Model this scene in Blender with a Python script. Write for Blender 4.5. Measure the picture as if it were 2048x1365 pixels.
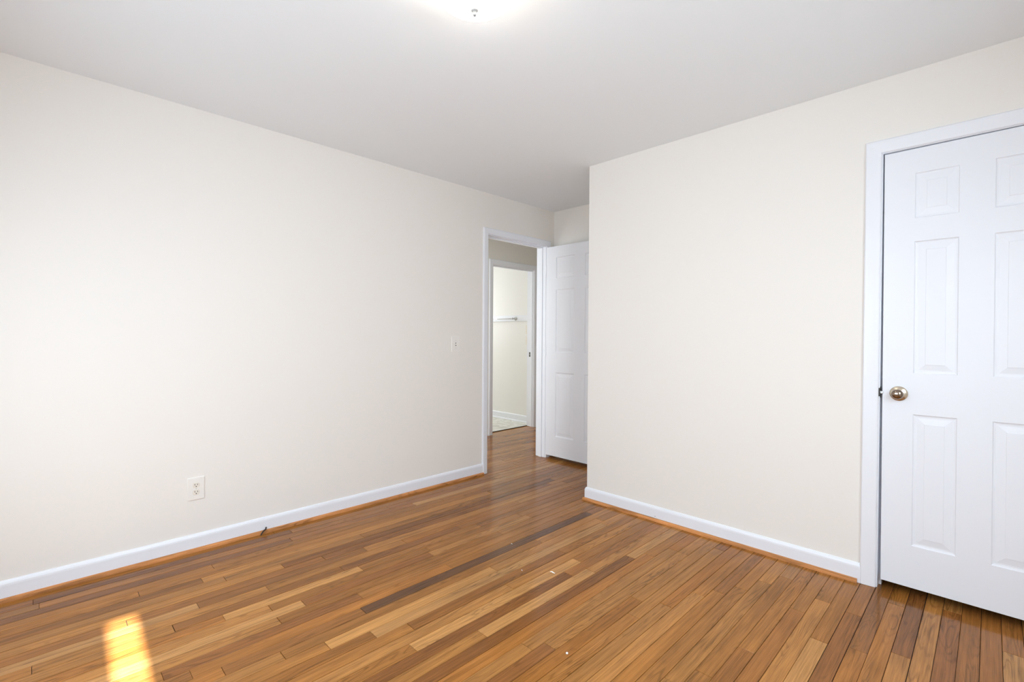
import bpy, bmesh, math, random
from mathutils import Vector, Matrix

for o in list(bpy.data.objects):
    bpy.data.objects.remove(o, do_unlink=True)
SC = bpy.context.scene
COL = SC.collection
R = math.radians

# ------------------------------------------------------------------ camera
F_PX = 956.69
YAW, PITCH, ROLL = 0.7868, -0.0111, 0.0061
fw = Vector((-math.sin(YAW) * math.cos(PITCH), math.cos(YAW) * math.cos(PITCH), math.sin(PITCH)))
rt = fw.cross(Vector((0, 0, 1))).normalized()
up = rt.cross(fw)
rt, up = rt * math.cos(ROLL) + up * math.sin(ROLL), -rt * math.sin(ROLL) + up * math.cos(ROLL)
cam_d = bpy.data.cameras.new('camera')
cam_d.sensor_fit = 'HORIZONTAL'
cam_d.sensor_width = 36.0
cam_d.lens = F_PX / 2048 * 36.0
cam_d.clip_start = 0.02
cam = bpy.data.objects.new('camera', cam_d)
COL.objects.link(cam)
cam.matrix_world = Matrix(((rt.x, up.x, -fw.x, 3.1026), (rt.y, up.y, -fw.y, -2.8682),
                           (rt.z, up.z, -fw.z, 1.2021), (0, 0, 0, 1)))
SC.camera = cam

# ------------------------------------------------------------------ world, sun, daylight, added fills, exposure
world = bpy.data.worlds.new('world')
SC.world = world
world.use_nodes = True
bg = world.node_tree.nodes['Background']
bg.inputs['Color'].default_value = (0.62, 0.78, 1.0, 1)
bg.inputs['Strength'].default_value = 0.8

def light(name, kind, loc, direction, energy, color, size=None, size_y=None, angle=None, spread=None):
    d = bpy.data.lights.new(name, kind)
    d.energy = energy
    d.color = color
    if kind == 'AREA':
        d.shape = 'RECTANGLE'
        d.size, d.size_y = size, size_y
        if spread:
            d.spread = spread
    if kind == 'SUN':
        d.angle = angle
    if kind == 'POINT':
        d.shadow_soft_size = size
    o = bpy.data.objects.new(name, d)
    COL.objects.link(o)
    o.location = loc
    if direction is not None:
        o.rotation_euler = Vector(direction).to_track_quat('-Z', 'Y').to_euler()
    return o

light('sun', 'SUN', (6, -3, 4), (-1, 0.043, -0.62), 38.0, (1.0, 1.0, 1.0), angle=R(0.75))
light('daylight_side_window', 'AREA', (3.76, -1.85, 1.32), (-1, 0.20, -0.45), 47, (0.78, 0.90, 1.0), 1.50, 1.20, spread=R(165))
light('daylight_front_window', 'AREA', (1.85, -3.66, 1.32), (0.0, 1, -0.56), 47, (0.78, 0.90, 1.0), 1.90, 1.20)
light('bath_fill', 'AREA', (-3.36, 1.1, 1.6), (1, 0.25, -0.15), 20, (0.96, 0.97, 1.0), 0.7, 0.9)  # added fill to brighten the bathroom; no window is built there
light('hall_fill', 'AREA', (-0.63, -1.42, 1.3), (0, 1, -0.1), 21, (0.90, 0.96, 1.0), 0.7, 1.2)  # added fill to brighten the hall, which is closed and windowless

SC.view_settings.view_transform = 'Standard'
SC.view_settings.look = 'None'
SC.view_settings.gamma = 1.0
SC.view_settings.use_curve_mapping = False
SC.view_settings.exposure = 0.03
SC.cycles.max_bounces = 14
SC.cycles.diffuse_bounces = 10
SC.cycles.glossy_bounces = 4
SC.cycles.sample_clamp_indirect = 6.0
SC.cycles.use_denoising = True

# ------------------------------------------------------------------ materials
def mat(name, color, rough=0.5, metallic=0.0, spec=0.5):
    m = bpy.data.materials.new(name)
    m.use_nodes = True
    b = m.node_tree.nodes['Principled BSDF']
    b.inputs['Base Color'].default_value = (*color, 1)
    b.inputs['Roughness'].default_value = rough
    b.inputs['Metallic'].default_value = metallic
    b.inputs['Specular IOR Level'].default_value = spec
    return m

def bumpy(m, scale, strength, dist=0.002, vary=0.0, stretch=None):
    nt = m.node_tree
    b = nt.nodes['Principled BSDF']
    tc = nt.nodes.new('ShaderNodeTexCoord')
    n = nt.nodes.new('ShaderNodeTexNoise')
    n.inputs['Scale'].default_value = scale
    n.inputs['Detail'].default_value = 4
    src = tc.outputs['Object']
    if stretch:
        mp = nt.nodes.new('ShaderNodeMapping')
        mp.inputs['Scale'].default_value = stretch
        nt.links.new(src, mp.inputs['Vector'])
        src = mp.outputs['Vector']
    nt.links.new(src, n.inputs['Vector'])
    bp = nt.nodes.new('ShaderNodeBump')
    bp.inputs['Strength'].default_value = strength
    bp.inputs['Distance'].default_value = dist
    nt.links.new(n.outputs['Fac'], bp.inputs['Height'])
    nt.links.new(bp.outputs['Normal'], b.inputs['Normal'])
    if vary:
        c = b.inputs['Base Color'].default_value[:]
        mx = nt.nodes.new('ShaderNodeMix')
        mx.data_type = 'RGBA'
        mx.inputs[6].default_value = tuple(v * (1 - vary) for v in c[:3]) + (1,)
        mx.inputs[7].default_value = tuple(min(1, v * (1 + vary)) for v in c[:3]) + (1,)
        nt.links.new(n.outputs['Fac'], mx.inputs['Factor'])
        nt.links.new(mx.outputs[2], b.inputs['Base Color'])
    return m

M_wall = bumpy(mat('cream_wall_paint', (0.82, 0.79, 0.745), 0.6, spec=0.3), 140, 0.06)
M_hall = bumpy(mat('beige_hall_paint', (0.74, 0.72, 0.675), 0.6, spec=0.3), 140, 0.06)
M_bath = bumpy(mat('pale_bath_paint', (0.825, 0.815, 0.78), 0.5, spec=0.3), 140, 0.06)
M_ceil = bumpy(mat('ceiling_paint', (0.84, 0.88, 0.905), 0.8, spec=0.2), 200, 0.08)
M_trim = bumpy(mat('white_trim_paint', (0.81, 0.83, 0.875), 0.35), 60, 0.03)
M_door = bumpy(mat('white_door_paint', (0.80, 0.82, 0.865), 0.4), 90, 0.04)
M_plastic = mat('almond_plastic', (0.84, 0.815, 0.77), 0.35)
M_ivory = mat('ivory_plastic', (0.80, 0.755, 0.67), 0.35)
M_slot = mat('dark_slot', (0.03, 0.022, 0.018), 0.6)
M_screw = mat('painted_screw', (0.65, 0.60, 0.52), 0.4)
M_nickel = bumpy(mat('satin_nickel', (0.66, 0.57, 0.45), 0.22, 1.0), 300, 0.02)
M_knob = mat('nickel_dark_reflection', (0.30, 0.235, 0.185), 0.14, 1.0)  # reflection of the dim room is put into this base colour
M_dark_metal = mat('dark_bronze_metal', (0.05, 0.045, 0.04), 0.35, 0.8)
M_chrome = mat('chrome', (0.55, 0.55, 0.54), 0.18, 1.0)
M_cable = mat('black_cable_jacket', (0.008, 0.006, 0.006), 0.4)
M_paper = mat('white_paper', (0.95, 0.93, 0.88), 0.8)
M_bead = mat('white_plastic_bead', (0.95, 0.93, 0.92), 0.3)
M_out = mat('sun_blocker_grey', (0.45, 0.45, 0.45), 0.7)
M_dark = mat('dark_gap', (0.02, 0.012, 0.008), 0.9)

def wood_material(name, use_attr=True, base=(0.45, 0.2, 0.08), rough=0.2, along_x=False):
    m = bpy.data.materials.new(name)
    m.use_nodes = True
    nt = m.node_tree
    N, L = nt.nodes.new, nt.links.new
    b = nt.nodes['Principled BSDF']
    def math_(op, a, c=None, clamp=False):
        n = N('ShaderNodeMath')
        n.operation = op
        n.use_clamp = clamp
        for i, v in enumerate((a, c)):
            if v is None:
                continue
            if isinstance(v, (int, float)):
                n.inputs[i].default_value = v
            else:
                L(v, n.inputs[i])
        return n.outputs[0]
    def rng(v, a0, a1, b0, b1):
        n = N('ShaderNodeMapRange')
        n.interpolation_type = 'SMOOTHSTEP'
        L(v, n.inputs['Value'])
        for k, x in zip(('From Min', 'From Max', 'To Min', 'To Max'), (a0, a1, b0, b1)):
            n.inputs[k].default_value = x
        return n.outputs[0]
    if use_attr:
        uv = N('ShaderNodeUVMap')
        uv.uv_map = 'grain'
        src = uv.outputs['UV']
        at = N('ShaderNodeAttribute')
        at.attribute_name = 'tone'
        col, fig = at.outputs['Color'], at.outputs['Alpha']
    else:
        tc = N('ShaderNodeTexCoord')
        src = tc.outputs['Object']
        if along_x:
            mp0 = N('ShaderNodeMapping')
            mp0.inputs['Rotation'].default_value = (0, 0, R(90))
            L(src, mp0.inputs['Vector'])
            src = mp0.outputs['Vector']
        rgb = N('ShaderNodeRGB')
        rgb.outputs[0].default_value = (*base, 1)
        col, fig = rgb.outputs[0], 0.5
    def noise(sc, scale=1.0, detail=3, distort=0.0, rough_=0.5):
        mp = N('ShaderNodeMapping')
        mp.inputs['Scale'].default_value = sc
        L(src, mp.inputs['Vector'])
        n = N('ShaderNodeTexNoise')
        n.inputs['Scale'].default_value = scale
        n.inputs['Detail'].default_value = detail
        n.inputs['Roughness'].default_value = rough_
        n.inputs['Distortion'].default_value = distort
        L(mp.outputs['Vector'], n.inputs['Vector'])
        return n.outputs['Fac']
    fine = noise((420, 9, 9), 1.0, 3)             # pore streaks
    mid = noise((95, 2.2, 2.2), 1.0, 4, 0.4)      # growth bands
    low = noise((17, 1.5, 1.5), 1.0, 1.5, 0.3)    # contour field for the cathedral figure
    rings = math_('SINE', math_('MULTIPLY', low, 95.0))
    rings = rng(rings, 0.1, 1.0, 0.0, 1.0)
    patch = rng(noise((9, 1.1, 1.1), 1.0, 2), 0.42, 0.66, 0.0, 1.0)
    cloud = noise((10, 2.6, 2.6), 1.0, 2, 0.6)
    fleck = rng(noise((160, 60, 60), 1.0, 1), 0.62, 0.75, 0.0, 1.0)
    streak = rng(noise((55, 0.9, 0.9), 1.0, 3, 0.5), 0.64, 0.80, 0.0, 1.0)
    d = math_('MULTIPLY', math_('SUBTRACT', fine, 0.5), -0.85)
    d = math_('ADD', d, math_('MULTIPLY', math_('SUBTRACT', mid, 0.5), -1.15))
    d = math_('ADD', d, math_('MULTIPLY', math_('SUBTRACT', cloud, 0.5), 0.55))
    d = math_('ADD', d, math_('MULTIPLY', math_('MULTIPLY', rings, patch), -0.30))
    d = math_('ADD', d, math_('MULTIPLY', fleck, 0.06))
    d = math_('ADD', d, math_('MULTIPLY', math_('MULTIPLY', streak, fig), -0.75))
    fac = math_('MAXIMUM', math_('ADD', d, 1.0), 0.18)
    vm = N('ShaderNodeVectorMath')
    vm.operation = 'SCALE'
    L(col, vm.inputs[0])
    L(fac, vm.inputs['Scale'])
    # darker grain is also a little redder
    gm = N('ShaderNodeGamma')
    L(vm.outputs[0], gm.inputs['Color'])
    gm.inputs['Gamma'].default_value = 1.04
    L(gm.outputs[0], b.inputs['Base Color'])
    b.inputs['Roughness'].default_value = rough
    rr = math_('ADD', math_('MULTIPLY', fine, 0.06), rough - 0.03)
    L(rr, b.inputs['Roughness'])
    b.inputs['Specular IOR Level'].default_value = 0.19
    bp = N('ShaderNodeBump')
    bp.inputs['Strength'].default_value = 0.05
    bp.inputs['Distance'].default_value = 0.001
    L(mid, bp.inputs['Height'])
    L(bp.outputs['Normal'], b.inputs['Normal'])
    return m

M_floor = wood_material('oak_strip_floor', rough=0.14)
M_shoe = wood_material('oak_shoe_moulding', False, (0.56, 0.25, 0.092), 0.22)
M_shoe_x = wood_material('oak_shoe_moulding_right', False, (0.56, 0.25, 0.092), 0.22, along_x=True)

def tile_material():
    m = mat('pale_marble_tile', (0.78, 0.77, 0.68), 0.3)
    nt = m.node_tree
    b = nt.nodes['Principled BSDF']
    tc = nt.nodes.new('ShaderNodeTexCoord')
    n = nt.nodes.new('ShaderNodeTexNoise')
    n.inputs['Scale'].default_value = 9
    n.inputs['Detail'].default_value = 6
    n.inputs['Distortion'].default_value = 1.2
    nt.links.new(tc.outputs['Object'], n.inputs['Vector'])
    cr = nt.nodes.new('ShaderNodeValToRGB')
    cr.color_ramp.elements[0].position = 0.35
    cr.color_ramp.elements[0].color = (0.56, 0.55, 0.46, 1)
    cr.color_ramp.elements[1].position = 0.62
    cr.color_ramp.elements[1].color = (0.84, 0.83, 0.76, 1)
    nt.links.new(n.outputs['Fac'], cr.inputs['Fac'])
    br = nt.nodes.new('ShaderNodeTexBrick')
    br.offset = 0.0
    br.inputs['Scale'].default_value = 1.0
    br.inputs['Mortar Size'].default_value = 0.003
    br.inputs['Brick Width'].default_value = 0.3
    br.inputs['Row Height'].default_value = 0.3
    br.inputs['Mortar'].default_value = (0.5, 0.49, 0.42, 1)
    nt.links.new(tc.outputs['Object'], br.inputs['Vector'])
    nt.links.new(cr.outputs['Color'], br.inputs['Color1'])
    nt.links.new(cr.outputs['Color'], br.inputs['Color2'])
    nt.links.new(br.outputs['Color'], b.inputs['Base Color'])
    return m
M_tile = tile_material()

def glow(name, color, strength):
    m = bpy.data.materials.new(name)
    m.use_nodes = True
    b = m.node_tree.nodes['Principled BSDF']
    b.inputs['Base Color'].default_value = (0.9, 0.9, 0.88, 1)
    b.inputs['Roughness'].default_value = 0.25
    b.inputs['Emission Color'].default_value = (*color, 1)
    b.inputs['Emission Strength'].default_value = strength
    return m

# ------------------------------------------------------------------ mesh helpers
def link(name, bm, m, parent=None, smooth=False, loc=None):
    me = bpy.data.meshes.new(name)
    bmesh.ops.recalc_face_normals(bm, faces=bm.faces)
    bm.to_mesh(me)
    bm.free()
    for x in (m if isinstance(m, (list, tuple)) else [m]):
        me.materials.append(x)
    if smooth:
        for p in me.polygons:
            p.use_smooth = True
    o = bpy.data.objects.new(name, me)
    COL.objects.link(o)
    if parent:
        o.parent = parent
    if loc is not None:
        o.location = loc
    return o

def box(bm, x0, x1, y0, y1, z0, z1):
    vs = [bm.verts.new(p) for p in ((x0, y0, z0), (x1, y0, z0), (x1, y1, z0), (x0, y1, z0),
                                    (x0, y0, z1), (x1, y0, z1), (x1, y1, z1), (x0, y1, z1))]
    for f in ((0, 3, 2, 1), (4, 5, 6, 7), (0, 1, 5, 4), (1, 2, 6, 5), (2, 3, 7, 6), (3, 0, 4, 7)):
        bm.faces.new([vs[i] for i in f])
    return vs

def boxes(*bs):
    bm = bmesh.new()
    for b in bs:
        box(bm, *b)
    return bm

def bevel(bm, w, seg=2):
    bmesh.ops.bevel(bm, geom=list(bm.edges), offset=w, segments=seg, profile=0.6, affect='EDGES')
    return bm

def sweep(stations, closed_profile=True):
    """stations: list of rings (each a list of points, same length); joins them and caps the ends"""
    bm = bmesh.new()
    rings = [[bm.verts.new(p) for p in st] for st in stations]
    n = len(rings[0])
    for a, b in zip(rings, rings[1:]):
        for i in range(n):
            j = (i + 1) % n
            bm.faces.new((a[i], a[j], b[j], b[i]))
    bm.faces.new(rings[0][::-1])
    bm.faces.new(rings[-1])
    return bm

def lathe(profile, seg=40, axis='Z'):
    """profile: (radius, height) pairs"""
    bm = bmesh.new()
    rings = []
    for r, h in profile:
        if r < 1e-6:
            rings.append([bm.verts.new((0, 0, h))])
        else:
            rings.append([bm.verts.new((r * math.cos(2 * math.pi * i / seg), r * math.sin(2 * math.pi * i / seg), h)) for i in range(seg)])
    for a, b in zip(rings, rings[1:]):
        for i in range(seg):
            j = (i + 1) % seg
            if len(a) == 1 and len(b) == 1:
                continue
            if len(a) == 1:
                bm.faces.new((a[0], b[j], b[i]))
            elif len(b) == 1:
                bm.faces.new((a[i], a[j], b[0]))
            else:
                bm.faces.new((a[i], a[j], b[j], b[i]))
    if axis == 'Y':      # height h points to -y
        bmesh.ops.transform(bm, matrix=Matrix.Rotation(R(90), 4, 'X'), verts=bm.verts)
    if axis == 'X':      # height h points to +x
        bmesh.ops.transform(bm, matrix=Matrix.Rotation(R(90), 4, 'Y'), verts=bm.verts)
    return bm

def tube(points, radii, seg=10):
    pts = [Vector(p) for p in points]
    bm = bmesh.new()
    rings = []
    ref = Vector((0.3, 0.2, 1)).normalized()
    for i, p in enumerate(pts):
        t = (pts[min(i + 1, len(pts) - 1)] - pts[max(i - 1, 0)]).normalized()
        a = t.cross(ref).normalized()
        b = t.cross(a)
        r = radii[i] if isinstance(radii, (list, tuple)) else radii
        rings.append([bm.verts.new(p + a * r * math.cos(2 * math.pi * k / seg) + b * r * math.sin(2 * math.pi * k / seg)) for k in range(seg)])
    for a, b in zip(rings, rings[1:]):
        for k in range(seg):
            bm.faces.new((a[k], a[(k + 1) % seg], b[(k + 1) % seg], b[k]))
    bm.faces.new(rings[0][::-1])
    bm.faces.new(rings[-1])
    return bm

def struct(o):
    o['kind'] = 'structure'
    return o

def tag(o, label, cat, group=None):
    o['label'], o['category'] = label, cat
    if group:
        o['group'] = group
    return o

def empty(name, loc):
    o = bpy.data.objects.new(name, None)
    o.empty_display_size = 0.05
    COL.objects.link(o)
    o.location = loc
    return o

# ------------------------------------------------------------------ the room
H = 2.44
XC = 1.0162          # outer corner of the closet
YB = 0.8099          # back of the door nook
XR, YF = 3.70, -3.60  # window walls behind the camera
T = 0.115
XH = -1.15           # hall wall facing the bedroom door
YBA = 1.93           # bathroom wall seen through both doorways

D1 = (-0.075, 0.69, 2.078)     # bedroom doorway: y0, y1, head
D2 = (2.727, 3.385, 2.080)     # closet doorway: x0, x1, head
D3 = (1.045, 1.77, 2.055)      # bathroom doorway: y0, y1, head
J = 0.017                      # jamb board thickness

struct(link('ceiling', boxes((-3.6, XR + T, YF - T, 3.3, H, H + 0.1)), M_ceil))
struct(link('wall_left', boxes((-T, 0, YF - T, D1[0] - J, 0, H), (-T, 0, D1[1] + J, 3.3, 0, H),
                               (-T, 0, D1[0] - J, D1[1] + J, D1[2] + J, H)), M_wall))
struct(link('wall_right', boxes((XC, D2[0] - J, 0, T, 0, H), (D2[1] + J, XR, 0, T, 0, H),
                                (D2[0] - J, D2[1] + J, 0, T, D2[2] + J, H),
                                (XC, XC + T, T, YB, 0, H)), M_wall))
struct(link('wall_back', boxes((0, XR, YB, YB + T, 0, H)), M_wall))
W1 = (-2.90, -0.95, 0.70, 2.05)   # side window: y0, y1, sill, head
struct(link('wall_side', boxes((XR, XR + T, YF - T, W1[0], 0, H), (XR, XR + T, W1[1], YB + T, 0, H),
                               (XR, XR + T, W1[0], W1[1], 0, W1[2]), (XR, XR + T, W1[0], W1[1], W1[3], H)), M_wall))
W2 = (0.80, 2.80, 0.70, 2.05)     # front window: x0, x1
struct(link('wall_front', boxes((0, W2[0], YF - T, YF, 0, H), (W2[1], XR, YF - T, YF, 0, H),
                                (W2[0], W2[1], YF - T, YF, 0, W2[2]), (W2[0], W2[1], YF - T, YF, W2[3], H)), M_wall))
# hall and bathroom beyond the doorway
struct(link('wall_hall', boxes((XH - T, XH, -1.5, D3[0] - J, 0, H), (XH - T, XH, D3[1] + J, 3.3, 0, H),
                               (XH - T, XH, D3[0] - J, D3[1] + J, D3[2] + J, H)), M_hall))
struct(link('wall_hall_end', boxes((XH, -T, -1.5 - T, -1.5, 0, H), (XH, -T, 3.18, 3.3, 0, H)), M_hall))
struct(link('wall_bath', boxes((-3.5, XH - T, YBA, YBA + T, 0, H)), M_bath))
struct(link('wall_bath_side', boxes((-3.5, XH - T, 0.0, T, 0, H), (-3.5 - T, -3.5, 0.0, YBA + T, 0, H)), M_bath))

# window frames (behind the camera); unseen panels added outside the side window narrow the sun to a strip
wf = struct(link('window_1', boxes((XR - 0.01, XR + 0.1, W1[0], W1[0] + 0.03, W1[2], W1[3]), (XR - 0.01, XR + 0.1, W1[1] - 0.03, W1[1], W1[2], W1[3]),
                                   (XR - 0.03, XR + 0.1, W1[0] + 0.03, W1[1] - 0.03, W1[2], W1[2] + 0.03), (XR - 0.01, XR + 0.1, W1[0] + 0.03, W1[1] - 0.03, W1[3] - 0.03, W1[3])), M_trim))
SY, SW = -2.757, 0.092
link('sun_blocker', boxes((XR + 0.13, XR + 0.16, W1[0] - 0.2, SY - SW / 2, W1[2] - 0.1, W1[3] + 0.5)), M_out, wf)
link('sun_blocker', boxes((XR + 0.13, XR + 0.16, SY + SW / 2, W1[1] + 0.2, W1[2] - 0.1, W1[3] + 0.5)), M_out, wf)
link('sun_blocker_top', boxes((XR + 0.13, XR + 0.16, SY - SW / 2, SY + SW / 2, 2.105, W1[3] + 0.5)), M_out, wf)
struct(link('window_2', boxes((W2[0], W2[0] + 0.03, YF - 0.1, YF + 0.01, W2[2], W2[3]), (W2[1] - 0.03, W2[1], YF - 0.1, YF + 0.01, W2[2], W2[3]),
                              (W2[0] + 0.03, W2[1] - 0.03, YF - 0.1, YF + 0.03, W2[2], W2[2] + 0.03), (W2[0] + 0.03, W2[1] - 0.03, YF - 0.1, YF + 0.01, W2[3] - 0.03, W2[3])), M_trim))

# ------------------------------------------------------------------ oak strip floor
JOINTS = {1: [-1.767], 2: [-1.134], 3: [-0.967], 4: [-0.77], 5: [-2.533, -0.592], 6: [-2.296, -0.407], 7: [-2.212], 8: [-1.962], 9: [-2.603, -1.773, 0.085], 10: [-2.362, -1.563, 0.206], 11: [-2.094, -1.352], 12: [-2.472, -1.756, -0.995], 13: [-2.306, -1.685, -0.886], 15: [-2.022, -1.332, -0.543], 16: [-2.146, -0.869], 17: [-2.556], 18: [-2.482], 19: [-2.397, -1.86], 20: [-2.215], 21: [-2.072], 22: [-1.911], 23: [-1.775], 24: [-1.264], 26: [-0.964], 27: [-0.855], 28: [-0.576], 29: [-0.481], 30: [-0.325], 33: [-1.051], 34: [-0.875], 35: [-0.679], 36: [-0.591], 37: [-0.483], 38: [-1.302, -0.338], 39: [-1.183, -0.218], 40: [-0.937], 41: [-0.495], 42: [-0.328], 43: [-0.67], 44: [-0.353], 45: [-0.633], 46: [-0.127], 52: [-0.237]}
TONES = [(1, -2.97, 'd'), (1, -2.82, 'd'), (1, -2.65, 'd'), (1, -2.46, 'd'), (3, -2.89, 'r'), (3, -2.83, 'd'), (3, -2.74, 'd'), (3, -2.69, 'r'), (3, -1.09, 'r'), (4, -1.28, 'm'), (4, -0.07, 'm'), (5, -2.86, 'm'), (5, -2.83, 'd'), (5, -2.75, 'm'), (5, -2.58, 'm'), (5, -2.49, 'm'), (5, -2.12, 'l'), (5, -1.5, 'm'), (5, -0.86, 'm'), (5, -0.46, 'r'), (6, -2.7, 'r'), (7, -2.79, 'r'), (7, -2.27, 'l'), (7, -2.26, 'm'), (7, -2.06, 'l'), (7, -0.85, 'm'), (8, -2.76, 'r'), (8, -2.51, 'l'), (8, -2.42, 'l'), (8, -2.15, 'k'), (8, -1.88, 'd'), (8, -0.38, 'd'), (9, -2.48, 'r'), (9, -0.21, 'd'), (10, -2.46, 'p'), (10, -2.39, 'p'), (10, -2.32, 'r'), (11, -2.32, 'l'), (11, -2.21, 'l'), (11, -2.17, 'd'), (12, -2.5, 'l'), (12, -1.16, 'l'), (12, -1.06, 'd'), (12, -0.66, 'r'), (13, -0.2, 'r'), (14, -0.78, 'm'), (15, -2.42, 'p'), (15, -2.23, 'p'), (15, -2.11, 'p'), (15, -1.65, 'm'), (15, -1.36, 'd'), (15, -0.97, 'l'), (16, -2.51, 'l'), (16, -0.61, 'm'), (17, -1.98, 'd'), (17, -1.3, 'm'), (18, -1.8, 'o'), (18, -0.96, 'm'), (19, -2.46, 'o'), (19, -2.42, 'p'), (19, -2.35, 'r'), (19, -2.22, 'r'), (19, -2.1, 'd'), (19, -1.6, 'k'), (19, -1.44, 'k'), (19, -1.12, 'k'), (19, -0.84, 'k'), (19, -0.58, 'k'), (20, -2.26, 'l'), (20, -2.18, 'm'), (21, -1.99, 'p'), (21, -1.75, 'p'), (21, -1.48, 'p'), (21, -0.97, 'p'), (21, -0.72, 'l'), (21, -0.25, 'm'), (22, -2.19, 'l'), (22, -2.11, 'o'), (22, -1.97, 'o'), (23, -1.86, 'r'), (23, -1.83, 'm'), (23, -1.71, 'r'), (23, -0.64, 'm'), (23, -0.34, 'r'), (24, -1.87, 'l'), (24, -1.31, 'l'), (24, -0.54, 'l'), (25, -1.83, 'p'), (25, -0.34, 'm'), (26, -1.69, 'm'), (26, -0.98, 'd'), (26, -0.58, 'r'), (27, -1.75, 'l'), (27, -1.01, 'p'), (27, -0.83, 'l'), (28, -1.65, 'm'), (28, -0.69, 'd'), (29, -1.71, 'o'), (30, -1.62, 'o'), (30, -1.53, 'l'), (30, -1.42, 'l'), (30, -0.81, 'm'), (30, -0.58, 'l'), (31, -1.55, 'l'), (31, -1.46, 'd'), (31, -0.52, 'm'), (31, -0.43, 'l'), (31, -0.25, 'l'), (33, -1.43, 'm'), (33, -0.23, 'l'), (34, -1.42, 'l'), (35, -1.29, 'l'), (35, -0.79, 'p'), (35, -0.49, 'r'), (35, -0.18, 'm'), (36, -1.24, 'm'), (36, -0.71, 'm'), (36, -0.43, 'r'), (37, -1.15, 'o'), (37, -0.62, 'm'), (37, -0.36, 'm'), (37, -0.16, 'r'), (38, -1.16, 'l'), (38, -0.51, 'r'), (38, -0.24, 'l'), (39, -1.21, 'm'), (39, -1.06, 'r'), (39, -0.39, 'm'), (40, -1.03, 'r'), (40, -0.76, 'm'), (40, -0.13, 'm'), (41, -1.03, 'r'), (41, -0.34, 'm'), (42, -0.87, 'l'), (42, -0.38, 'l'), (42, -0.25, 'm'), (43, -0.87, 'p'), (43, -0.53, 'm'), (43, -0.24, 'm'), (44, -0.68, 'd'), (44, -0.11, 'r'), (45, -0.72, 'o'), (45, -0.51, 'r'), (46, -0.51, 'r'), (46, -0.26, 'm'), (48, -0.43, 'm'), (48, -0.33, 'l'), (49, -0.32, 'd'), (50, -0.3, 'r'), (51, -0.19, 'r'), (52, -0.36, 'p'), (52, -0.16, 'r')]
PAL = {'p': (0.46, 0.228, 0.075), 'l': (0.385, 0.172, 0.046), 'm': (0.330, 0.139, 0.033), 'o': (0.335, 0.134, 0.029),
       'r': (0.292, 0.119, 0.030), 'd': (0.242, 0.096, 0.026), 'k': (0.130, 0.060, 0.027)}
P0, PI_ = 0.00738, 0.060356
def build_floor():
    rnd = random.Random(11)
    bm = bmesh.new()
    uvl = bm.loops.layers.uv.new('grain')
    tl = bm.loops.layers.float_color.new('tone')
    base = box(bm, XH - T + 0.005, XR, YF, 3.18, -0.05, -0.004)
    for f in bm.faces:
        f.material_index = 1
    r0 = int(math.floor((XH - T + 0.01 - P0) / PI_))
    r1 = int(math.ceil((XR - P0) / PI_))
    for r in range(r0, r1):
        xa, xb = max(P0 + r * PI_, XH - T + 0.005), min(P0 + (r + 1) * PI_, XR)
        joints = sorted(JOINTS.get(r, []))
        # continue the row beyond its measured joints with random lengths
        ys = list(joints) or [rnd.uniform(-2.2, -0.2)]
        if not joints and 0 <= r <= 52:
            ys = [rnd.choice([-3.0, 0.9]) + rnd.uniform(-0.2, 0.2)]
        while ys[0] > YF:
            ys.insert(0, ys[0] - rnd.uniform(0.7, 1.9))
        while ys[-1] < 3.18:
            ys.append(ys[-1] + rnd.uniform(0.7, 1.9))
        ys[0], ys[-1] = YF, 3.18
        gap = rnd.choice([0.0005, 0.0006, 0.0008, 0.0011, 0.0015])
        tones = [(y, t) for (rr, y, t) in TONES if rr == r]
        for ya, yb in zip(ys, ys[1:]):
            if yb - ya < 0.02:
                continue
            inside = [t for y, t in tones if ya <= y < yb]
            t = max(sorted(set(inside)), key=inside.count) if inside else rnd.choices('plmord', (1, 4, 7, 2, 3, 0.4))[0]
            s_ = 1 + rnd.uniform(-0.12, 0.12)
            c = [v * s_ for v in PAL[t]]
            w = rnd.uniform(-0.06, 0.06)
            c = (c[0] * (1 + w * 0.3), c[1], c[2] * (1 - w), rnd.choice([0, 0.15, 0.3, 0.5, 0.9]) if t != 'p' else 0.1)
            ou, ov = rnd.uniform(0, 40), rnd.uniform(0, 40)
            flip = rnd.choice([-1, 1])
            g2, ge = gap, rnd.choice([0.0004, 0.0008, 0.0012])
            ch = 0.0010
            def v(x, y, z):
                return bm.verts.new((x, y, z))
            X0, X1, Y0, Y1 = xa + g2, xb - g2, ya + ge, yb - ge
            top = [v(X0 + ch, Y0 + ch, 0), v(X1 - ch, Y0 + ch, 0), v(X1 - ch, Y1 - ch, 0), v(X0 + ch, Y1 - ch, 0)]
            md = [v(X0, Y0, -0.0008), v(X1, Y0, -0.0008), v(X1, Y1, -0.0008), v(X0, Y1, -0.0008)]
            bt = [v(X0, Y0, -0.004), v(X1, Y0, -0.004), v(X1, Y1, -0.004), v(X0, Y1, -0.004)]
            fs = [bm.faces.new(top)]
            for i in range(4):
                j = (i + 1) % 4
                fs.append(bm.faces.new((md[i], md[j], top[j], top[i])))
                fs.append(bm.faces.new((bt[i], bt[j], md[j], md[i])))
            for f in fs:
                f.material_index = 0
                for lp in f.loops:
                    co = lp.vert.co
                    lp[uvl].uv = ((co.x - xa) * flip + ou, co.y * flip + ov)
                    lp[tl] = c
    return link('floor', bm, [M_floor, M_dark])
struct(build_floor())
struct(link('floor_bath', boxes((-3.5, XH - T + 0.005, T, YBA, -0.05, 0.004)), M_tile))
struct(link('trim_9', bevel(boxes((XH - T - 0.004, XH - T + 0.012, D3[0], D3[1], 0.0, 0.0075)), 0.002), M_dark_metal))   # threshold strip

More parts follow.
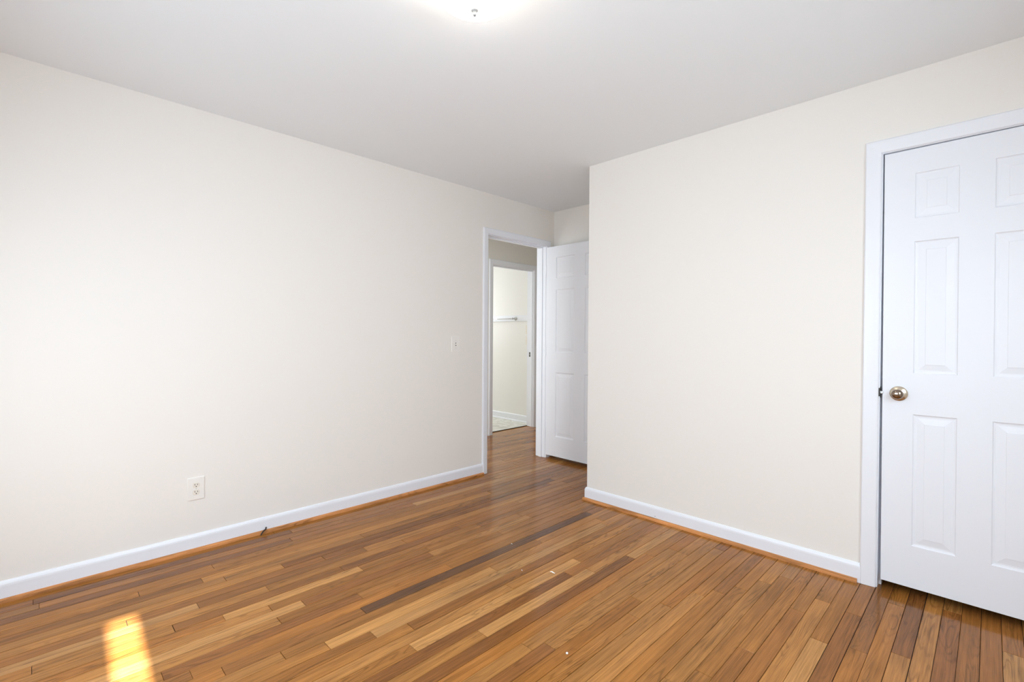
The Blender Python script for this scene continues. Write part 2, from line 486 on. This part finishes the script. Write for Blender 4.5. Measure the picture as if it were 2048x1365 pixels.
# ------------------------------------------------------------------ baseboards and oak shoe moulding
BASE = [(0, 0.0), (0.0125, 0.0), (0.0125, 0.072), (0.0115, 0.080), (0.0085, 0.088), (0.005, 0.093), (0.0, 0.0945)]
SHOE = [(0.0125, 0.0), (0.0265, 0.0), (0.0265, 0.005), (0.0255, 0.0105), (0.0230, 0.0150), (0.0190, 0.0180), (0.0125, 0.0192)]
def run_left(prof, y0, y1):
    return sweep([[(d, y0, z) for d, z in prof], [(d, y1, z) for d, z in prof]])
def run_right(prof, x1):
    return sweep([[(x1, -d, z) for d, z in prof], [(XC - d, -d, z) for d, z in prof], [(XC - d, YB, z) for d, z in prof]])
struct(link('baseboard_left', run_left(BASE, YF, -0.131), M_trim))
bl = struct(link('baseboard_right', run_right(BASE, 2.664), M_trim))
link('nail_hole', lathe([(0.0, 0.0005), (0.0022, 0.0004), (0.0024, 0.0)], 10, 'Y'), M_slot, bl, loc=(1.568, -0.0125, 0.031))
struct(link('baseboard_back', sweep([[(0.017, YB - d, z) for d, z in BASE], [(XC - 0.0125, YB - d, z) for d, z in BASE]]), M_trim))
struct(link('trim_1', run_left(SHOE, YF, -0.128), M_shoe))
struct(link('trim_2', run_right(SHOE, 2.650), M_shoe_x))
struct(link('baseboard_bath', sweep([[(-3.5, YBA - d, z + 0.004) for d, z in BASE], [(XH - T, YBA - d, z + 0.004) for d, z in BASE]]), M_trim))
struct(link('trim_3', sweep([[(-3.5, YBA - d, z * 0.9 + 0.004) for d, z in SHOE], [(XH - T, YBA - d, z * 0.9 + 0.004) for d, z in SHOE]]), M_trim))
# wide flat rail on the bathroom wall
struct(link('trim_4', bevel(boxes((-3.5, XH - T, YBA - 0.018, YBA, 1.405, 1.488)), 0.004), M_trim))

# ------------------------------------------------------------------ door casings and jambs
def casing(name, a0, a1, head, w, put, t=0.0155):
    """put(u, out, z) -> point; u runs along the wall, out = distance off the wall"""
    prof = [(0.0, 0.0), (0.0, t * 0.55), (0.004, t * 0.72), (w * 0.35, t * 0.86), (w - 0.016, t), (w - 0.005, t), (w, t * 0.7), (w, 0.0)]
    st = [[put(a0 - o, d, 0.001) for o, d in prof], [put(a0 - o, d, head + o) for o, d in prof],
          [put(a1 + o, d, head + o) for o, d in prof], [put(a1 + o, d, 0.001) for o, d in prof]]
    return struct(link(name, sweep(st), M_trim))
casing('trim_5', D1[0] - 0.005, D1[1] + 0.005, D1[2] + 0.005, 0.055, lambda u, d, z: (d, u, z))
casing('trim_6', D2[0] - 0.005, D2[1] + 0.005, D2[2] + 0.003, 0.062, lambda u, d, z: (u, -d, z))
casing('trim_7', D3[0] - 0.005, D3[1] + 0.005, D3[2] + 0.005, 0.062, lambda u, d, z: (XH + d, u, z))
casing('trim_8', D1[0] - 0.005, D1[1] + 0.005, D1[2] + 0.005, 0.055, lambda u, d, z: (-T - d, u, z))
# jambs with stops
struct(link('trim_10', boxes((-T, 0, D1[0] - J, D1[0], 0.001, D1[2]), (-T, 0, D1[1], D1[1] + J, 0.001, D1[2]), (-T, 0, D1[0] - J, D1[1] + J, D1[2], D1[2] + J),
                             (-0.075, -0.040, D1[0], D1[0] + 0.010, 0.001, D1[2] - 0.01), (-0.075, -0.040, D1[1] - 0.010, D1[1], 0.001, D1[2] - 0.01), (-0.075, -0.040, D1[0], D1[1], D1[2] - 0.01, D1[2])), M_trim))
cj = struct(link('trim_11', boxes((D2[0] - J, D2[0], 0, T, 0.001, D2[2]), (D2[1], D2[1] + J, 0, T, 0.001, D2[2]), (D2[0] - J, D2[1] + J, 0, T, D2[2], D2[2] + J),
                             (D2[0], D2[0] + 0.010, 0.045, 0.08, 0.001, D2[2] - 0.01), (D2[1] - 0.010, D2[1], 0.045, 0.08, 0.001, D2[2] - 0.01), (D2[0], D2[1], 0.045, 0.08, D2[2] - 0.01, D2[2])), M_trim))
bj = struct(link('trim_12', boxes((XH - T, XH, D3[0] - J, D3[0], 0.001, D3[2]), (XH - T, XH, D3[1], D3[1] + J, 0.001, D3[2]), (XH - T, XH, D3[0] - J, D3[1] + J, D3[2], D3[2] + J),
                             (XH - 0.045, XH - 0.020, D3[0], D3[0] + 0.008, 0.001, D3[2] - 0.01), (XH - 0.045, XH - 0.020, D3[1] - 0.008, D3[1], 0.001, D3[2] - 0.01), (XH - 0.045, XH - 0.020, D3[0], D3[1], D3[2] - 0.01, D3[2])), M_trim))
o = link('strike_plate', boxes((XH - 0.077, XH - 0.050, D3[1] - 0.0015, D3[1], 0.925, 0.983)), M_dark_metal, bj)
o['label'] = 'dark strike plate'
link('strike_hole', boxes((XH - 0.068, XH - 0.058, D3[1] - 0.0022, D3[1] - 0.0015, 0.940, 0.968)), M_chrome, bj)

# ------------------------------------------------------------------ six-panel doors
def panel_door(w, z0, z1, t, xs, zs):
    """slab with front face at y = 0 and back at y = t; xs / zs list panel extents"""
    bm = bmesh.new()
    xc = sorted({0.0, w, *[v for p in xs for v in p]})
    zc = sorted({z0, z1, *[v for p in zs for v in p]})
    rings_def = [(0.0, 0.0), (0.004, 0.0045), (0.010, 0.0060), (0.016, 0.0060), (0.041, 0.0020), (0.0425, 0.0008)]
    for side in (0, 1):
        def P(x, z, d):
            return (x, d if side == 0 else t - d, z)
        for xa, xb in zip(xc, xc[1:]):
            for za, zb in zip(zc, zc[1:]):
                if (xa, xb) in xs and (za, zb) in zs:
                    prev = None
                    for ins, dep in rings_def:
                        cur = [bm.verts.new(P(x, z, dep)) for x, z in ((xa + ins, za + ins), (xb - ins, za + ins), (xb - ins, zb - ins), (xa + ins, zb - ins))]
                        if prev:
                            for i in range(4):
                                j = (i + 1) % 4
                                f = (prev[i], prev[j], cur[j], cur[i])
                                bm.faces.new(f if side == 0 else f[::-1])
                        prev = cur
                    bm.faces.new(prev if side == 0 else prev[::-1])
                else:
                    q = [bm.verts.new(P(x, z, 0)) for x, z in ((xa, za), (xb, za), (xb, zb), (xa, zb))]
                    bm.faces.new(q if side == 0 else q[::-1])
    for a, b in (((0, z0), (w, z0)), ((w, z0), (w, z1)), ((w, z1), (0, z1)), ((0, z1), (0, z0))):
        q = [bm.verts.new(p) for p in ((a[0], 0, a[1]), (a[0], t, a[1]), (b[0], t, b[1]), (b[0], 0, b[1]))]
        bm.faces.new(q)
    bmesh.ops.remove_doubles(bm, verts=bm.verts, dist=1e-5)
    return bm

def knob_parts(door, x, y, z, direction=1):
    """rosette and knob; points to -y"""
    ro = link('rosette', lathe([(0.0, 0.0), (0.0345, 0.0), (0.0345, 0.003), (0.0330, 0.0058), (0.0290, 0.0078), (0.0240, 0.0090), (0.0180, 0.0120), (0.0125, 0.0135), (0.0, 0.0135)], 48, 'Y'), M_nickel, door, smooth=True)
    ro.location = (x, y, z)
    ro['label'] = 'satin nickel rosette behind the knob'
    kn = link('door_knob', lathe([(0.0115, 0.0120), (0.0110, 0.024), (0.0135, 0.030), (0.0190, 0.035), (0.0226, 0.0415), (0.0232, 0.047), (0.0218, 0.0520),
                                  (0.0190, 0.0560), (0.0140, 0.0590), (0.0075, 0.0606), (0.0, 0.0610)], 48, 'Y'), M_knob, door, smooth=True)
    kn.location = (x, y, z)
    kn['label'] = 'polished door knob with the dark room reflection in its colour'
    return kn

ZS = [(0.238, 0.849), (1.038, 1.648), (1.754, 1.962)]
# closet door, closed
CW = 0.636
d2 = link('door_2', panel_door(CW, 0.043, 2.0745, 0.035, [(0.112, 0.263), (0.373, 0.524)], ZS), M_door)
d2.location = (2.7395, 0.004, 0.0)
d2.rotation_euler = (0, R(-0.20), 0)
struct(d2)
kx = 0.061
knob_parts(d2, kx, 0.0, 0.941)
lb = link('latch_bolt', bevel(boxes((-0.0165, 0.004, -0.0035, 0.012, 0.936, 0.948)), 0.001), M_chrome, d2)
lb['label'] = 'bright latch bolt bridging the gap'
sp = link('strike_plate', boxes((D2[0], D2[0] + 0.0012, 0.0, 0.030, 0.915, 0.968), (D2[0] - 0.0045, D2[0] + 0.0012, -0.0015, 0.0, 0.922, 0.962)), M_dark_metal, cj)
sp['label'] = 'dark strike plate'
# bedroom door, standing open at a right angle to the left wall
d1 = link('door_1', panel_door(0.79, 0.034, 2.069, 0.035, [(0.120, 0.342), (0.463, 0.685)], [(0.226, 0.849), (1.040, 1.650), (1.760, 1.962)]), M_door)
d1.location = (0.008, 0.694, 0.0)
struct(d1)
for hz in (0.25, 1.05, 1.85):
    link('hinge', tube([(-0.004, -0.003, hz - 0.045), (-0.004, -0.003, hz + 0.045)], 0.0035, 10), M_trim, d1)

# ------------------------------------------------------------------ wall plates
def plate(w, h, t=0.006):
    """plate lying in the yz plane, standing off to +x"""
    bm = boxes((0, t, -w / 2, w / 2, -h / 2, h / 2))
    e = [x for x in bm.edges if all(v.co.x > t / 2 for v in x.verts)]
    bmesh.ops.bevel(bm, geom=e, offset=0.003, segments=3, profile=0.6, affect='EDGES')
    return bm

outlet = empty('electrical_outlet', (0.0, -2.240, 0.345))
tag(outlet, 'almond duplex wall outlet with two sockets low on the left cream wall', 'outlet')
link('cover_plate', plate(0.080, 0.123), M_plastic, outlet)
for sz in (0.0195, -0.0195):
    bm = bmesh.new()
    pr = []
    for i in range(40):
        a = 2 * math.pi * i / 40
        y, z = 0.0172 * math.cos(a), 0.0172 * math.sin(a)
        pr.append((y, max(-0.0138, min(0.0138, z))))
    ring = [[bm.verts.new((x, y, z)) for y, z in pr] for x in (0.003, 0.0072)]
    inner = [bm.verts.new((0.0078, y * 0.94, z * 0.94)) for y, z in pr]
    for a, b in ((ring[0], ring[1]), (ring[1], inner)):
        for i in range(40):
            bm.faces.new((a[i], a[(i + 1) % 40], b[(i + 1) % 40], b[i]))
    bm.faces.new(inner)
    so = link('socket', bm, M_ivory, outlet, loc=(0, 0, sz))
    so['label'] = 'ivory socket face'
    link('slot', boxes((0.0070, 0.0081, -0.0075, -0.0052, -0.0005, 0.0082)), M_slot, so)
    link('slot', boxes((0.0070, 0.0081, 0.0052, 0.0075, -0.0005, 0.0072)), M_slot, so)
    link('ground_hole', lathe([(0.0, 0.0), (0.0027, 0.0), (0.0027, 0.0011), (0.0, 0.0011)], 14, 'X'), M_slot, so, loc=(0.0070, 0.0, -0.0072))
link('screw', lathe([(0.0, 0.0), (0.003, 0.0), (0.003, 0.0008), (0.0, 0.0016)], 14, 'X'), M_screw, outlet, loc=(0.006, 0, 0))

switch = empty('light_switch', (0.0, -0.429, 1.129))
tag(switch, 'almond toggle light switch on the left wall beside the open doorway', 'light switch')
link('cover_plate', plate(0.082, 0.124), M_plastic, switch)
link('toggle_slot', boxes((0.006, 0.0066, -0.0052, 0.0052, -0.0125, 0.0125)), M_slot, switch)
tg = sweep([[(0.004, y, z) for y, z in ((-0.0044, -0.009), (0.0044, -0.009), (0.0044, 0.004), (-0.0044, 0.004))],
            [(0.0165, y, z) for y, z in ((-0.0034, 0.0015), (0.0034, 0.0015), (0.0034, 0.0085), (-0.0034, 0.0085))]])
link('toggle', tg, M_plastic, switch)
for z in (0.030, -0.030):
    link('screw', lathe([(0.0, 0.0), (0.003, 0.0), (0.003, 0.0008), (0.0, 0.0016)], 14, 'X'), M_screw, switch, loc=(0.006, 0, z))

# two plates on the bathroom wall, half hidden by the door jamb
for z, lab, kind in ((1.285, 'upper ivory switch plate on the bathroom wall under the white rail', 'switch'),
                     (1.135, 'lower ivory outlet plate on the bathroom wall below the switch plate', 'outlet')):
    e = empty('bathroom_switch' if kind == 'switch' else 'bathroom_outlet', (-1.405, YBA, z))
    tag(e, lab, 'light switch' if kind == 'switch' else 'outlet')
    bm = boxes((-0.036, 0.036, -0.006, 0, -0.058, 0.058))
    bmesh.ops.bevel(bm, geom=[x for x in bm.edges if all(v.co.y < -0.003 for v in x.verts)], offset=0.003, segments=2, profile=0.6, affect='EDGES')
    link('cover_plate', bm, M_ivory, e)
    if kind == 'switch':
        link('toggle', boxes((-0.0045, 0.0045, -0.016, -0.004, 0.0, 0.009)), M_ivory, e)
    else:
        for sz in (0.0195, -0.0195):
            link('socket', lathe([(0.0, 0.0015), (0.015, 0.0015), (0.016, 0.0)], 20, 'Y'), M_ivory, e, loc=(0, -0.006, sz))

# ------------------------------------------------------------------ towel bar in the bathroom
tb = empty('towel_bar', (-1.622, YBA - 0.018, 1.441))
tag(tb, 'chrome towel bar mounted on the white rail of the bathroom wall', 'towel bar')
for x in (0.0, -0.61):
    po = link('post', lathe([(0.0, 0.0), (0.0265, 0.0), (0.0275, 0.003), (0.0245, 0.007), (0.017, 0.009), (0.0135, 0.014), (0.0075, 0.024), (0.0062, 0.034), (0.009, 0.042),
                             (0.0135, 0.052), (0.0145, 0.060), (0.012, 0.068), (0.0, 0.072)], 28, 'Y'), M_chrome, tb, smooth=True)
    po.location = (x, 0, 0)
link('rail', tube([(-0.60, -0.060, -0.003), (-0.01, -0.060, -0.003)], 0.0048, 14), M_chrome, tb, smooth=True)

# ------------------------------------------------------------------ ceiling lamp
LX, LY = 1.85, -1.808
lamp = empty('ceiling_lamp', (LX, LY, H))
tag(lamp, 'round flush ceiling lamp with glowing white glass dome and finial', 'ceiling lamp')
link('base_pan', lathe([(0.0, 0.0), (0.175, 0.0), (0.178, -0.008), (0.174, -0.020), (0.166, -0.026), (0.150, -0.026), (0.0, -0.020)], 64),
     bumpy(mat('brushed_nickel_pan', (0.72, 0.62, 0.52), 0.3, 1.0), 200, 0.02), lamp, smooth=True)
prof = []
for i in range(15):
    a = i / 14 * math.pi / 2
    prof.append((0.165 * math.cos(a) if i < 14 else 0.0, -0.024 - 0.108 * math.sin(a) ** 1.15))
link('glass_dome', lathe(prof, 64), glow('lit_white_glass', (1.0, 0.94, 0.84), 12.0), lamp, smooth=True)
fi = link('finial', lathe([(0.0, -0.130), (0.0105, -0.130), (0.0125, -0.1335), (0.0120, -0.137), (0.0075, -0.1395), (0.0058, -0.144), (0.0062, -0.149), (0.0048, -0.153), (0.0, -0.155)], 24),
          mat('finial_shade_grey', (0.30, 0.30, 0.30), 0.4), lamp, smooth=True)  # grey shading put into the base colour, against the dome's glow

# ------------------------------------------------------------------ small things on the floor
cab = empty('cable_stub', (0.031, -1.907, 0.0))
tag(cab, 'short black cut cable sticking up beside the left shoe moulding', 'cable')
pts = [(0.004, -0.011, -0.002), (0.003, -0.007, 0.005), (0.000, -0.001, 0.012), (-0.004, 0.007, 0.0185), (-0.008, 0.016, 0.0225), (-0.011, 0.024, 0.0240)]
link('jacket', tube(pts, 0.0036, 12), M_cable, cab, smooth=True)
link('connector', tube([(-0.011, 0.022, 0.0235), (-0.0115, 0.0225, 0.028), (-0.012, 0.024, 0.0325), (-0.0125, 0.027, 0.0350)], [0.0022, 0.0036, 0.0044, 0.0028], 12), M_cable, cab, smooth=True)

def scrap(name, loc, rot, L, w, bend, label, cat, m):
    n = 9
    st = []
    for i in range(n):
        s = i / (n - 1)
        x = (s - 0.5) * L
        y = bend * math.sin(s * 2 * math.pi) * 0.5
        hw = w / 2 * (0.45 + 0.55 * math.sin(math.pi * min(1, s * 0.9 + 0.12)))
        z = 0.0012 + 0.0016 * math.sin(s * math.pi)
        st.append([(x, y - hw, z - 0.0008), (x, y + hw, z - 0.0008), (x, y + hw, z + 0.0004), (x, y - hw, z + 0.0004)])
    o = link(name, sweep(st), m)
    o.location, o.rotation_euler = loc, (0, 0, rot)
    return tag(o, label, cat)
scrap('paper_scrap', (1.543, -1.012, 0.0), R(8), 0.028, 0.008, 0.004, 'small curled white paper scrap on the floor right of the middle', 'paper scrap', M_paper)
bd = link('plastic_bead', lathe([(0.0, 0.0), (0.0030, 0.0004), (0.0044, 0.0022), (0.0042, 0.0044), (0.0028, 0.0060), (0.0, 0.0066)], 20), M_bead, smooth=True, loc=(1.984, -1.449, 0.0))
tag(bd, 'tiny round white bead lying on the floor near the bottom of the picture', 'bead')
scrap('wood_splinter', (1.419, -1.108, 0.0), R(-20), 0.012, 0.0022, 0.002, 'thin pale splinter on the floor left of the white paper scrap', 'splinter', M_paper)
scrap('paint_chip', (1.163, -0.926, 0.0), R(30), 0.007, 0.0045, 0.001, 'tiny white paint chip on the dark floor strip', 'paint chip', M_paper)
